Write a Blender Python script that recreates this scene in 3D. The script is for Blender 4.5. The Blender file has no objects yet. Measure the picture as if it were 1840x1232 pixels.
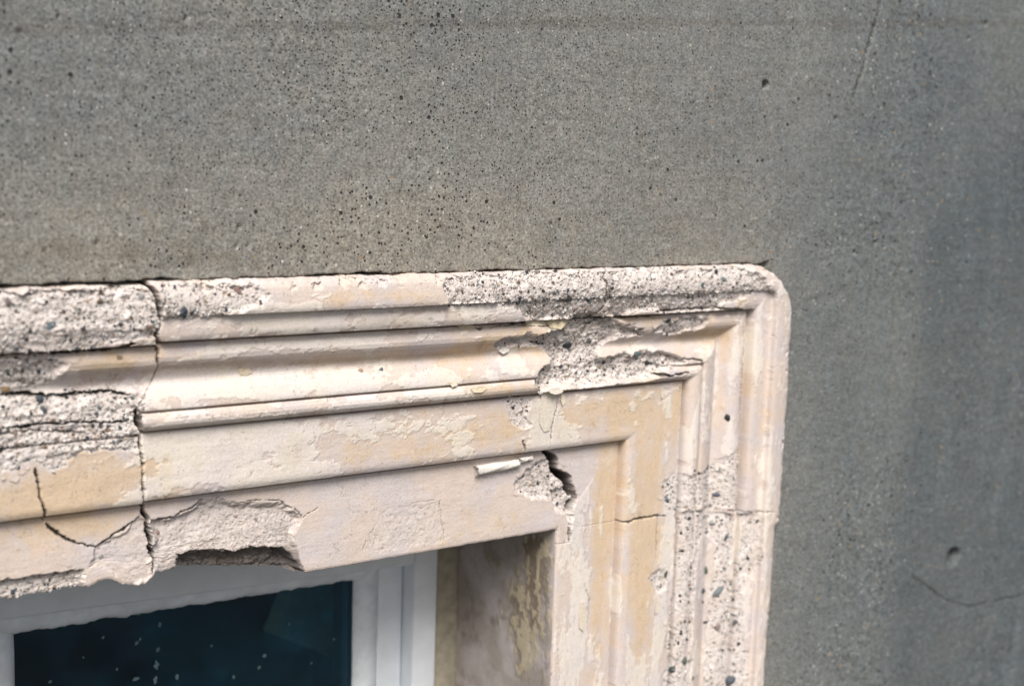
import bpy, bmesh, math, random
import numpy as np

# ------------------------------------------------------------------ camera
# world: X along the wall to the right, Y into the wall, Z up; concrete face at Y = 0
F_PX, CX, CY = 2400.0, 920.0, 616.0
CAM = np.array([-0.56263916, -0.93931248, 0.1461177])
AX_R = np.array([0.80899957, -0.58692913, 0.03215433])
AX_U = np.array([0.05440896, 0.12923787, 0.99011981])
AX_F = np.array([0.58528571, 0.79925701, -0.13648759])

sc = bpy.context.scene
cam_d = bpy.data.cameras.new('camera')
cam = bpy.data.objects.new('camera', cam_d)
sc.collection.objects.link(cam)
from mathutils import Matrix, Vector
cam.matrix_world = Matrix(((AX_R[0], AX_U[0], -AX_F[0], CAM[0]),
                           (AX_R[1], AX_U[1], -AX_F[1], CAM[1]),
                           (AX_R[2], AX_U[2], -AX_F[2], CAM[2]),
                           (0, 0, 0, 1)))
cam_d.sensor_width = 36.0
cam_d.lens = F_PX / 1840.0 * 36.0
cam_d.clip_start = 0.02
cam_d.clip_end = 400.0
cam_d.dof.use_dof = True
cam_d.dof.focus_distance = 1.13
cam_d.dof.aperture_fstop = 4.2
sc.camera = cam

# ------------------------------------------------------------------ light
SUN_EL, SUN_AZ = math.radians(46), math.radians(213)    # azimuth from +Y clockwise: sun stands out in front, a little left
world = bpy.data.worlds.new('World')
sc.world = world
world.use_nodes = True
wn = world.node_tree
wn.nodes.clear()
sky = wn.nodes.new('ShaderNodeTexSky')
sky.sky_type = 'NISHITA'
sky.sun_disc = False
sky.sun_elevation = SUN_EL
sky.sun_rotation = SUN_AZ
sky.air_density = 1.0
sky.dust_density = 4.0
sky.ozone_density = 1.0
bg = wn.nodes.new('ShaderNodeBackground')
bg.inputs['Strength'].default_value = 0.06
wo = wn.nodes.new('ShaderNodeOutputWorld')
wn.links.new(sky.outputs[0], bg.inputs['Color'])
wn.links.new(bg.outputs[0], wo.inputs['Surface'])
sun_d = bpy.data.lights.new('sun', 'SUN')
sun_d.energy = 2.2
sun_d.angle = math.radians(30)
sun_d.color = (1.0, 0.96, 0.90)
sun = bpy.data.objects.new('sun', sun_d)
sc.collection.objects.link(sun)
sd = Vector((math.sin(SUN_AZ) * math.cos(SUN_EL), math.cos(SUN_AZ) * math.cos(SUN_EL), math.sin(SUN_EL)))
sun.rotation_euler = sd.to_track_quat('Z', 'Y').to_euler()
sun.location = (-1, -3, 4)
vs = sc.view_settings
vs.view_transform = 'Standard'
vs.look = 'None'
vs.gamma = 1.0
vs.use_curve_mapping = False
vs.exposure = 0.72

# ------------------------------------------------------------------ noise
_rg = np.random.default_rng(12)
PERM = np.tile(_rg.permutation(1024).astype(np.int32), 2)
RNDT = _rg.random((8, 1024)).astype(np.float32)
_ga = _rg.random(1024) * 6.2831853
GRX, GRZ = np.cos(_ga).astype(np.float32), np.sin(_ga).astype(np.float32)
def hidx(ix, iz, seed):
    return PERM[PERM[(ix + seed * 131) & 1023] + ((iz + seed * 57) & 1023)]
def perlin(x, z, seed=0):
    x = x.astype(np.float32); z = z.astype(np.float32)
    fx_, fz_ = np.floor(x), np.floor(z)
    ix, iz = fx_.astype(np.int32), fz_.astype(np.int32)
    fx, fz = x - fx_, z - fz_
    u, v = fx * fx * fx * (fx * (fx * 6 - 15) + 10), fz * fz * fz * (fz * (fz * 6 - 15) + 10)
    def g(a, b):
        t = hidx(ix + a, iz + b, seed)
        return GRX[t] * (fx - a) + GRZ[t] * (fz - b)
    n00, n10, n01, n11 = g(0, 0), g(1, 0), g(0, 1), g(1, 1)
    n0 = n00 + (n10 - n00) * u
    return (n0 + (n01 + (n11 - n01) * u - n0) * v) * 1.5

def fbm(x, z, size, octv=4, seed=0, gain=0.5):
    """size in metres of the largest feature; returns about -1..1"""
    s, a, t = 0.0, 1.0, 0.0
    x, z = x / size, z / size
    for o in range(octv):
        s = s + a * perlin(x + 17.3 * o, z - 9.1 * o, seed + o * 7)
        t += a
        a *= gain
        x, z = x * 2.03, z * 2.03
    return s / t * 1.35

def cells(x, z, size, seed=0):
    x, z = (x / size).astype(np.float32), (z / size).astype(np.float32)
    ix, iz = np.floor(x).astype(np.int32), np.floor(z).astype(np.int32)
    f1 = np.full(x.shape, 9.0, np.float32); cid = np.zeros(x.shape, np.float32)
    for a in (-1, 0, 1):
        for b in (-1, 0, 1):
            cx, cz = ix + a, iz + b
            t = hidx(cx, cz, seed)
            d = np.hypot(cx + RNDT[0][t] - x, cz + RNDT[1][t] - z)
            m = d < f1
            cid = np.where(m, RNDT[2][t], cid)
            f1 = np.where(m, d, f1)
    return f1, None, cid

def sstep(a, b, x):
    t = np.clip((x - a) / (b - a), 0, 1)
    return t * t * (3 - 2 * t)

def mix(a, b, t):
    return a * (1 - t[..., None]) + np.asarray(b) * t[..., None]

# ------------------------------------------------------------------ moulding profile of the stone surround
S_L = np.array([0, 46, 100.1, 114, 169.3, 250]) * 1e-3      # inset from the outer edge, over the window
S_J = np.array([0, 51.0, 109.5, 126.2, 198.4, 273.5]) * 1e-3  # the same edges down the jamb
ZT, XR = 0.0499, 0.4765                                     # outer top and outer right edge
XO, ZO = XR - 0.2735, ZT - 0.250                            # corner of the opening
CR = 0.058                                                  # rounding of the outer corner
PROF = [(0, 2.5), (1, 5.5), (2.5, 8.0), (4.5, 10.2), (7, 11.6), (11, 12.4), (18, 13.2), (24, 13.4), (26.2, 13.0), (26.6, 5.2), (27.5, 4.9),
        (36, 5.2), (44.8, 5.0), (45.4, 4.2), (45.7, -19), (47.9, -19), (48.3, -7.0), (50, -5.4), (53, -4.3), (58, -3.8), (61.5, -4.6), (64.5, -6.8),
        (67.5, -10.4), (70.5, -14.2), (73.2, -16.8), (75.5, -17.8), (77.2, -17.7), (78.4, -16.6), (82, -12.8), (87, -9.4), (92, -7.4), (96, -6.4), (97.8, -6.3),
        (98.6, -7.2), (98.9, -16.5), (100.3, -16.5), (100.6, -8.4), (101.5, -6.6), (104, -5.0), (107, -4.5), (110, -5.2), (112.5, -7.2),
        (113.9, -9.6), (114.2, -26), (116.5, -26), (116.9, -14.4), (130, -14.0), (168.6, -14.0), (169.2, -14.6), (169.5, -37), (172.0, -37), (172.5, -24.2), (200, -24), (247.5, -24), (249.2, -24.6), (250, -26)]
PS = np.array([p[0] for p in PROF]) * 1e-3
PH = np.array([p[1] for p in PROF]) * 1e-3
fs = np.linspace(0, .25, 2001)
fh = np.interp(fs, PS, PH)
k = np.exp(-0.5 * (np.linspace(-3, 3, 145)) ** 2); k /= k.sum()
fhs = np.convolve(np.pad(fh, 72, mode='edge'), k, 'valid')   # profile worn round, sigma about 3 mm
k2 = np.exp(-0.5 * (np.linspace(-3, 3, 385)) ** 2); k2 /= k2.sum()
fhw = np.convolve(np.pad(fh, 192, mode='edge'), k2, 'valid')  # sigma about 8 mm

def inset(X, Z):
    a = np.asarray(ZT - Z, float)
    b = np.interp(XR - X, np.r_[-1, S_J], np.r_[-1, S_L])
    d = np.minimum(a, b)
    c = (a < CR) & (b < CR)
    r_ = CR - np.hypot(CR - a, CR - b)
    w_ = sstep(.002, .024, r_)                        # only the outer band is rounded, the inner mouldings are mitred square
    return np.where(c, r_ * (1 - w_) + d * w_, d)
def prof(s):
    return np.interp(s, PS, PH)

def ray(px, py):
    px, py = np.asarray(px, float), np.asarray(py, float)
    return (px[..., None] - CX) / F_PX * AX_R - (py[..., None] - CY) / F_PX * AX_U + AX_F
def at(px, py, Y):
    d = ray(px, py)
    t = (Y - CAM[1]) / d[..., 1]
    P = CAM + d * np.asarray(t)[..., None]
    return P
def on_stone(pts):
    """photo position -> (X, Z) on the nominal face of the surround"""
    p = np.array(pts, float)
    Y = np.full(len(p), 0.01)
    for i in range(40):
        P = at(p[:, 0], p[:, 1], Y)
        Y = 0.6 * Y + 0.4 * (-prof(np.clip(inset(P[:, 0], P[:, 2]), 0, .25)))
    return P[:, [0, 2]]

def seg_dist(X, Z, A, B):
    dx, dz = B[0] - A[0], B[1] - A[1]
    t = np.clip(((X - A[0]) * dx + (Z - A[1]) * dz) / (dx * dx + dz * dz + 1e-12), 0, 1)
    return np.hypot(X - A[0] - t * dx, Z - A[1] - t * dz), t
def line_dist(X, Z, L, reach):
    """distance to a polyline and position 0..1 along it (only evaluated near it)"""
    d = np.full(X.shape, reach); tt = np.zeros(X.shape)
    m = (X > L[:, 0].min() - reach) & (X < L[:, 0].max() + reach) & (Z > L[:, 1].min() - reach) & (Z < L[:, 1].max() + reach)
    x, z = X[m], Z[m]
    dd = np.full(x.shape, reach); t2 = np.zeros(x.shape); n = len(L) - 1
    for i in range(n):
        e, t = seg_dist(x, z, L[i], L[i + 1])
        b = e < dd
        dd = np.where(b, e, dd); t2 = np.where(b, (i + t) / n, t2)
    d[m] = dd; tt[m] = t2
    return d, tt
def poly_sd(X, Z, L, reach):
    """signed distance to a polygon, positive inside, clamped to +-reach"""
    d = np.full(X.shape, -reach)
    m = (X > L[:, 0].min() - reach) & (X < L[:, 0].max() + reach) & (Z > L[:, 1].min() - reach) & (Z < L[:, 1].max() + reach)
    x, z = X[m], Z[m]
    dd = np.full(x.shape, 9.0); ins = np.zeros(x.shape, bool); n = len(L)
    for i in range(n):
        A, B = L[i], L[(i + 1) % n]
        e, t = seg_dist(x, z, A, B)
        dd = np.minimum(dd, e)
        if A[1] != B[1]:
            ins ^= ((A[1] > z) != (B[1] > z)) & (x < (B[0] - A[0]) * (z - A[1]) / (B[1] - A[1]) + A[0])
    d[m] = np.clip(np.where(ins, dd, -dd), -reach, reach)
    return d

# ------------------------------------------------------------------ object helpers
COL = sc.collection
def tag(o, label=None, cat=None, group=None, kind=None):
    for kx, v in (('label', label), ('category', cat), ('group', group), ('kind', kind)):
        if v: o[kx] = v
    return o
def empty(name, loc=(0, 0, 0)):
    o = bpy.data.objects.new(name, None); o.location = loc
    o.empty_display_size = 0.05
    COL.objects.link(o); return o
def link(name, me, mat, parent=None):
    o = bpy.data.objects.new(name, me); COL.objects.link(o)
    if mat: me.materials.clear(); me.materials.append(mat)
    if parent: o.parent = parent
    return o
def mesh_np(name, V, Q, col=None, exp=None, smooth=True, T=None):
    """V (n,3), Q (m,4) quads (and T triangles) -> mesh; point attributes Col and exposed"""
    me = bpy.data.meshes.new(name)
    V = np.asarray(V, np.float32)
    me.vertices.add(len(V)); me.vertices.foreach_set('co', V.ravel())
    nq = 0 if Q is None else len(Q); nt = 0 if T is None else len(T)
    idx = np.concatenate([np.asarray(Q).ravel() if nq else np.zeros(0, int), np.asarray(T).ravel() if nt else np.zeros(0, int)]).astype(np.int32)
    tot = np.r_[np.full(nq, 4), np.full(nt, 3)].astype(np.int32)
    st = np.r_[0, np.cumsum(tot)[:-1]].astype(np.int32)
    me.loops.add(len(idx)); me.loops.foreach_set('vertex_index', idx)
    me.polygons.add(nq + nt); me.polygons.foreach_set('loop_start', st)
    me.polygons.foreach_set('use_smooth', np.full(nq + nt, smooth))
    if col is not None:
        a = me.attributes.new('Col', 'FLOAT_COLOR', 'POINT')
        a.data.foreach_set('color', np.c_[np.clip(col, 0, 1), np.ones(len(V))].astype(np.float32).ravel())
    if exp is not None:
        a = me.attributes.new('exposed', 'FLOAT', 'POINT')
        a.data.foreach_set('value', np.asarray(exp, np.float32))
    me.update(calc_edges=True); me.validate()
    return me
def boundary(Q):
    E = np.concatenate([Q[:, [0, 1]], Q[:, [1, 2]], Q[:, [2, 3]], Q[:, [3, 0]]])
    key = np.sort(E, axis=1); key = key[:, 0].astype(np.int64) * 100000000 + key[:, 1]
    u, inv, cnt = np.unique(key, return_inverse=True, return_counts=True)
    return E[cnt[inv] == 1]
def compact(V, Q, *arr):
    used = np.unique(Q); mp = np.zeros(len(V), np.int64); mp[used] = np.arange(len(used))
    return (V[used], mp[Q]) + tuple(a[used] if a is not None else None for a in arr)
def skirted(V, Q, back, *arr):
    """give a displaced sheet a real thickness: walls from its border back to Y = back"""
    E = boundary(Q); bv = np.unique(E); mp = np.zeros(len(V), np.int64); mp[bv] = len(V) + np.arange(len(bv))
    B = V[bv].copy(); B[:, 1] = back
    S = np.stack([E[:, 1], E[:, 0], mp[E[:, 0]], mp[E[:, 1]]], 1)
    return (np.r_[V, B], np.r_[Q, S]) + tuple(np.r_[a, a[bv]] for a in arr)
def box_bm(bm, x0, x1, y0, y1, z0, z1, bev=0.0):
    r = bmesh.ops.create_cube(bm, size=1.0)
    vsx = r['verts']
    for v in vsx:
        v.co = Vector(((x0 + x1) / 2 + v.co.x * (x1 - x0), (y0 + y1) / 2 + v.co.y * (y1 - y0), (z0 + z1) / 2 + v.co.z * (z1 - z0)))
    if bev:
        es = list({e for v in vsx for e in v.link_edges})
        bmesh.ops.bevel(bm, geom=es, offset=bev, segments=2, affect='EDGES', profile=0.6)
def box_obj(name, b, mat, parent=None, bev=0.0):
    bm = bmesh.new(); box_bm(bm, *b, bev=bev)
    me = bpy.data.meshes.new(name); bm.to_mesh(me); bm.free()
    return link(name, me, mat, parent)

# ------------------------------------------------------------------ materials
class NT:
    def __init__(s, name):
        s.m = bpy.data.materials.new(name); s.m.use_nodes = True; s.t = s.m.node_tree; s.t.nodes.clear()
        s.out = s.n('ShaderNodeOutputMaterial')
    def n(s, t, **kw):
        nd = s.t.nodes.new(t)
        for a, b in kw.items():
            if a.startswith('i_'):
                nd.inputs[a[2:].replace('_', ' ')].default_value = b
            else: setattr(nd, a, b)
        return nd
    def l(s, a, b): s.t.links.new(a, b)
    def noise(s, vec, scale, detail=4, rough=.55, dist=0):
        nd = s.n('ShaderNodeTexNoise', i_Scale=scale, i_Detail=detail, i_Roughness=rough, i_Distortion=dist)
        s.l(vec, nd.inputs['Vector']); return nd.outputs['Fac']
    def ramp(s, fac, stops):
        r = s.n('ShaderNodeValToRGB'); e = r.color_ramp.elements
        while len(e) < len(stops): e.new(0.5)
        for i, (p, c) in enumerate(stops):
            e[i].position = p; e[i].color = (c, c, c, 1) if not hasattr(c, '__len__') else (*c, 1)
        s.l(fac, r.inputs[0]); return r.outputs[0]
    def mix(s, a, b, f, mode='MIX'):
        x = s.n('ShaderNodeMix', data_type='RGBA', blend_type=mode)
        for sock, v in ((x.inputs[0], f), (x.inputs[6], a), (x.inputs[7], b)):
            if hasattr(v, 'is_linked'): s.l(v, sock)
            elif hasattr(v, '__len__'): sock.default_value = (*v, 1)
            else: sock.default_value = v
        return x.outputs[2]
    def math(s, op, a, b=None):
        x = s.n('ShaderNodeMath', operation=op)
        for sock, v in ((x.inputs[0], a), (x.inputs[1], b)):
            if v is None: continue
            if hasattr(v, 'is_linked'): s.l(v, sock)
            else: sock.default_value = v
        return x.outputs[0]
    def bump(s, h, strength, dist, prev=None):
        b = s.n('ShaderNodeBump', i_Strength=strength, i_Distance=dist); s.l(h, b.inputs['Height'])
        if prev: s.l(prev, b.inputs['Normal'])
        return b.outputs[0]
    def principled(s, col, rough=.8, spec=.3, normal=None):
        p = s.n('ShaderNodeBsdfPrincipled'); p.inputs['Specular IOR Level'].default_value = spec
        for sock, v in ((p.inputs['Base Color'], col), (p.inputs['Roughness'], rough)):
            if hasattr(v, 'is_linked'): s.l(v, sock)
            elif hasattr(v, '__len__'): sock.default_value = (*v, 1)
            else: sock.default_value = v
        if normal: s.l(normal, p.inputs['Normal'])
        s.l(p.outputs[0], s.out.inputs[0]); return p
    def obj(s, scale=(1, 1, 1)):
        tc = s.n('ShaderNodeTexCoord')
        mp = s.n('ShaderNodeMapping'); mp.inputs['Scale'].default_value = scale
        s.l(tc.outputs['Object'], mp.inputs[0]); return mp.outputs[0]
    def attr(s, name):
        a = s.n('ShaderNodeAttribute', attribute_name=name); return a

def mat_stone():
    t = NT('weathered_painted_stone'); v = t.obj()
    col = t.attr('Col').outputs['Color']; ex = t.attr('exposed').outputs['Fac']
    n1 = t.noise(v, 700, 3, .6)
    c = t.mix(col, t.ramp(n1, [(.3, (.80, .79, .78)), (.5, (1, 1, 1)), (.72, (1.0, 1.0, 1.0))]), .8, 'MULTIPLY')
    # fine grit in the bare mortar
    vo = t.n('ShaderNodeTexVoronoi', i_Scale=520.0); t.l(v, vo.inputs['Vector'])
    sp = t.ramp(vo.outputs['Distance'], [(.18, 1), (.34, 0)])
    rnd = t.n('ShaderNodeSeparateColor'); t.l(vo.outputs['Color'], rnd.inputs[0])
    pick = t.math('LESS_THAN', rnd.outputs[0], .11)
    f = t.math('MULTIPLY', t.math('MULTIPLY', sp, pick), ex)
    c = t.mix(c, t.ramp(rnd.outputs[1], [(0, (.05, .06, .07)), (.55, (.13, .09, .06)), (1, (.03, .03, .035))]), f)
    # sparse pin holes in the paint
    vo2 = t.n('ShaderNodeTexVoronoi', i_Scale=260.0); t.l(v, vo2.inputs['Vector'])
    r2 = t.n('ShaderNodeSeparateColor'); t.l(vo2.outputs['Color'], r2.inputs[0])
    f2 = t.math('MULTIPLY', t.ramp(vo2.outputs['Distance'], [(.07, 1), (.13, 0)]), t.math('LESS_THAN', r2.outputs[0], .10))
    c = t.mix(c, (.12, .09, .07), f2)
    b = t.bump(t.noise(v, 420, 5, .68), .55, .0009)
    t.principled(c, .88, .15, b); return t.m

def mat_concrete():
    t = NT('cast_concrete'); v = t.obj()
    fine = t.noise(v, 430, 2, .7)
    fine2 = t.noise(v, 120, 4, .7)
    streak = t.noise(t.obj((16, 1, 190)), 1.0, 4, .65)
    c = t.attr('Col').outputs['Color']; dens = t.attr('exposed').outputs['Fac']
    c = t.mix(c, t.ramp(fine, [(.26, .42), (.5, 1.0), (.74, 1.62)]), .9, 'MULTIPLY')
    c = t.mix(c, t.ramp(fine2, [(.3, .74), (.7, 1.26)]), .9, 'MULTIPLY')
    c = t.mix(c, t.ramp(streak, [(.33, .90), (.67, 1.10)]), .6, 'MULTIPLY')
    nz = t.n('ShaderNodeTexNoise', i_Scale=600.0, i_Detail=1.0); t.l(v, nz.inputs['Vector'])
    sv = t.n('ShaderNodeVectorMath', operation='SCALE'); sv.inputs['Scale'].default_value = .0014; t.l(nz.outputs['Color'], sv.inputs[0])
    dv = t.n('ShaderNodeVectorMath', operation='ADD'); t.l(v, dv.inputs[0]); t.l(sv.outputs[0], dv.inputs[1])
    def spots(scale, r0, r1):
        vo = t.n('ShaderNodeTexVoronoi', i_Scale=scale); t.l(dv.outputs[0], vo.inputs['Vector'])
        rr = t.n('ShaderNodeSeparateColor'); t.l(vo.outputs['Color'], rr.inputs[0])
        dd = t.math('SUBTRACT', vo.outputs['Distance'], t.math('ADD', t.math('MULTIPLY', rr.outputs[1], r1), .06))
        return t.ramp(dd, [(0, 1), (r0, 0)]), rr.outputs[0]
    s1, q1 = spots(320, .10, .24)
    m1 = t.math('MULTIPLY', s1, t.math('LESS_THAN', q1, t.math('MULTIPLY', dens, .95)))
    mw = t.math('MULTIPLY', s1, t.math('GREATER_THAN', q1, .91))
    s2, q2 = spots(150, .06, .19)
    m2 = t.math('MULTIPLY', s2, t.math('LESS_THAN', q2, t.math('MULTIPLY', dens, .26)))
    mo = t.math('MULTIPLY', s2, t.math('GREATER_THAN', q2, .955))
    c = t.mix(c, (.55, .54, .51), mw)
    c = t.mix(c, (.30, .23, .15), mo)
    pit = t.math('MAXIMUM', m1, m2)
    c = t.mix(c, (.020, .022, .025), t.math('MULTIPLY', pit, .92))
    hh = t.math('SUBTRACT', t.math('ADD', t.math('MULTIPLY', fine2, .8), t.math('MULTIPLY', fine, .45)), pit)
    t.principled(c, .9, .15, t.bump(t.math('ADD', hh, t.math('MULTIPLY', streak, .3)), .8, .0009)); return t.m

def mat_plain(name, colr, rough=.7, spec=.3, var=.12, scale=60, bump=.15):
    t = NT(name); v = t.obj()
    n = t.noise(v, scale, 5, .6)
    c = t.mix(colr, t.ramp(n, [(.3, 1 - var), (.7, 1 + var)]), 1.0, 'MULTIPLY')
    t.principled(c, rough, spec, t.bump(t.noise(v, scale * 4, 4, .6), bump, .001)); return t.m

def mat_attr(name, rough=.75, spec=.3):
    t = NT(name); v = t.obj()
    c = t.mix(t.attr('Col').outputs['Color'], t.ramp(t.noise(v, 600, 3, .6), [(.3, .8), (.7, 1.15)]), 1.0, 'MULTIPLY')
    t.principled(c, rough, spec, t.bump(t.noise(v, 800, 3, .6), .3, .0006)); return t.m

def mat_glass():
    t = NT('teal_film_glass'); v = t.obj()
    tr = t.n('ShaderNodeBsdfTransparent'); tr.inputs['Color'].default_value = (.70, .86, .93, 1)
    gl = t.n('ShaderNodeBsdfGlossy'); gl.inputs['Roughness'].default_value = .04
    fr = t.n('ShaderNodeFresnel', i_IOR=1.5)
    t.l(t.bump(t.noise(v, 7, 2, .5), .25, .004), gl.inputs['Normal'])
    g = t.n('ShaderNodeMixShader'); t.l(fr.outputs[0], g.inputs[0]); t.l(tr.outputs[0], g.inputs[1]); t.l(gl.outputs[0], g.inputs[2])
    d = t.n('ShaderNodeBsdfDiffuse'); d.inputs['Color'].default_value = (.035, .15, .23, 1)  # uneven teal film over the glass
    f = t.ramp(t.noise(v, 14, 4, .6), [(.36, .03), (.55, .14), (.75, .42)])
    m = t.n('ShaderNodeMixShader'); t.l(f, m.inputs[0]); t.l(g.outputs[0], m.inputs[1]); t.l(d.outputs[0], m.inputs[2])
    t.l(m.outputs[0], t.out.inputs[0]); return t.m

M = dict(stone=mat_stone(), concrete=mat_concrete(),
         mortar=mat_plain('grey_mortar_bed', (.10, .10, .10), .95, .1, .3, 200, .5),
         grit=mat_attr('grit'), pebble=mat_attr('aggregate_stone', .6, .35), flake=mat_attr('flaked_paint', .7, .3),
         white=mat_plain('white_gloss_paint', (.78, .83, .88), .45, .35, .06, 40, .12),
         putty=mat_plain('painted_putty', (.78, .83, .87), .55, .3, .14, 50, .35),
         stop=mat_plain('blue_grey_stop', (.10, .14, .18), .6, .3, .15, 40, .1),
         bead=mat_plain('ochre_mastic', (.36, .33, .26), .85, .2, .25, 90, .3),
         glass=mat_glass(), speck=mat_plain('pale_reflection_speck', (.13, .20, .215), .7, .2, .3, 300, .2),
         room=mat_plain('dim_room_plaster', (.016, .038, .060), .9, .1, .2, 4, .1),
         board=mat_plain('dim_olive_board', (.60, .56, .38), .8, .2, .2, 12, .1),
         ground=mat_plain('worn_paving', (.06, .063, .066), .9, .2, .25, 6, .3))

# ------------------------------------------------------------------ ground
g = link('ground', mesh_np('ground', [(-150, -150, -1.45), (150, -150, -1.45), (150, 0, -1.45), (-150, 0, -1.45)], np.array([[0, 1, 2, 3]]), smooth=False), M['ground'])
tag(g, 'grey paving in front of the wall', None, None, 'structure')

# ------------------------------------------------------------------ the stone surround as one displaced field, cut into its stones
def rows(a, b, step): return np.arange(a, b, step)
bpsL = PS
sfine = np.r_[rows(0, .25, .0007), PS, PS + .00012, PS - .00012]
sfine = np.unique(np.round(sfine[(sfine >= 0) & (sfine <= .25)], 6))
def thin(v, gap):
    keep = [v[0]]
    for q in v[1:]:
        if q - keep[-1] > gap: keep.append(q)
    return np.array(keep)
sfine = thin(sfine, .00009)
Zr = np.r_[ZT - sfine, ZO - rows(.0012, .38, .0012), ZO - .38 - rows(.01, .64, .02)]
jb = np.interp(PS, S_L, S_J)
sj = np.r_[rows(0, .2735, .0008), jb, jb + .00015, [.2735]]
sj = thin(np.unique(np.round(sj[(sj >= 0) & (sj <= .2735)], 6)), .0001); sj[-1] = .2735
Xc = np.r_[-.36 - rows(.006, .56, .006)[::-1], rows(-.36, XO - .0003, .0007), (XR - sj)[::-1]]
X, Z = np.meshgrid(Xc, Zr)                      # row 0 at the top
ny, nx = X.shape
s = inset(X, Z)
# snap the vertices just outside the rounded outer corner onto the arc
a_, b_ = ZT - Z, np.interp(XR - X, S_J, S_L)
cor = (a_ < CR) & (b_ < CR)
rr = np.hypot(CR - a_, CR - b_)
out = cor & (rr > CR)
sc_ = np.where(out & (rr < CR + .0016), CR / np.maximum(rr, 1e-6), 1.0)
a2, b2 = CR - (CR - a_) * sc_, CR - (CR - b_) * sc_
Z = np.where(cor, ZT - a2, Z); X = np.where(cor & out, XR - np.interp(b2, S_L, S_J), X)
dead = out & (rr >= CR + .0016)
cx_, cz_ = (Xc[1:] + Xc[:-1]) / 2, (Zr[1:] + Zr[:-1]) / 2
fm = ~((cx_[None, :] < XO - 1e-5) & (cz_[:, None] < ZO - 1e-5))
fm &= ~(dead[1:, :-1] | dead[1:, 1:] | dead[:-1, 1:] | dead[:-1, :-1])
idx = np.arange(ny * nx).reshape(ny, nx)
Qall = np.stack([idx[1:, :-1], idx[1:, 1:], idx[:-1, 1:], idx[:-1, :-1]], -1)[fm]
live = np.zeros(ny * nx, bool); live[Qall.ravel()] = True
remap = np.cumsum(live) - 1
Qall = remap[Qall]
X, Z = X.ravel()[live], Z.ravel()[live]          # from here on only vertices of real faces
s = np.clip(inset(X, Z), 0, .25)
lintel = (X <= XO + 1e-6)
jambside = np.interp(XR - X, S_J, S_L) < (ZT - Z)     # below the mitre: mouldings run vertically

# --- joints between the stones (X as a function of Z, or Z of X)
JA = on_stone([(262, 505), (280, 520), (286, 540), (288, 570), (284, 600), (281, 620), (274, 680), (262, 710), (252, 735), (250, 752), (256, 770), (256, 830), (261, 900), (263, 930), (270, 965), (277, 1005), (279, 1060)])
JB = on_stone([(1086, 478), (1090, 500), (1096, 535), (1085, 560), (1040, 590), (1005, 630), (985, 665), (1008, 698), (1004, 720), (997, 745), (990, 790), (976, 812), (1000, 845), (1024, 872), (1031, 895), (1024, 920), (1022, 945), (1024, 972)])
JC = on_stone([(1010, 948), (1112, 934), (1150, 929), (1195, 925), (1220, 912), (1262, 914), (1325, 918), (1385, 919), (1420, 921)])
def fx(L, Zq, lo, hi):
    o = np.argsort(L[:, 1]); return np.interp(Zq, L[o, 1], L[o, 0])
wob = fbm(X, Z, .010, 4, 91, .65) * .0020
stone_id = np.ones(len(X), int)                       # 1 = middle lintel stone
stone_id[X + wob < fx(JA, Z, 0, 0)] = 0                 # 0 = left lintel stone
right = (X + wob > fx(JB, Z, 0, 0)) & (Z > JB[-1, 1]) | (X > XO)  & (Z <= JB[-1, 1]) | (X > JB[:, 0].max() + .004)
right = np.where((Z > ZO - .012) & (Z < JB[-1,1] + .004) & (X < XO + .004), False, right)
stone_id[right & (X > .1)] = 2
o = np.argsort(JC[:, 0]); zc = np.interp(X, JC[o, 0], JC[o, 1])
stone_id[(Z + wob < zc) & (X > XO - .0001) & (stone_id == 2)] = 3

# --- nominal relief, a little uneven like hand work
h = prof(s)
h = h + fbm(X, Z, .09, 3, 5) * .0008 + np.where(jambside, fbm(X * 3, Z, .05, 3, 6), fbm(X, Z * 3, .05, 3, 6)) * .00035
worn = np.interp(s, fs, fhs); round_ = np.interp(s, fs, fhw)
h = np.where(s > .003, h * .75 + worn * .25, h)
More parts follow.
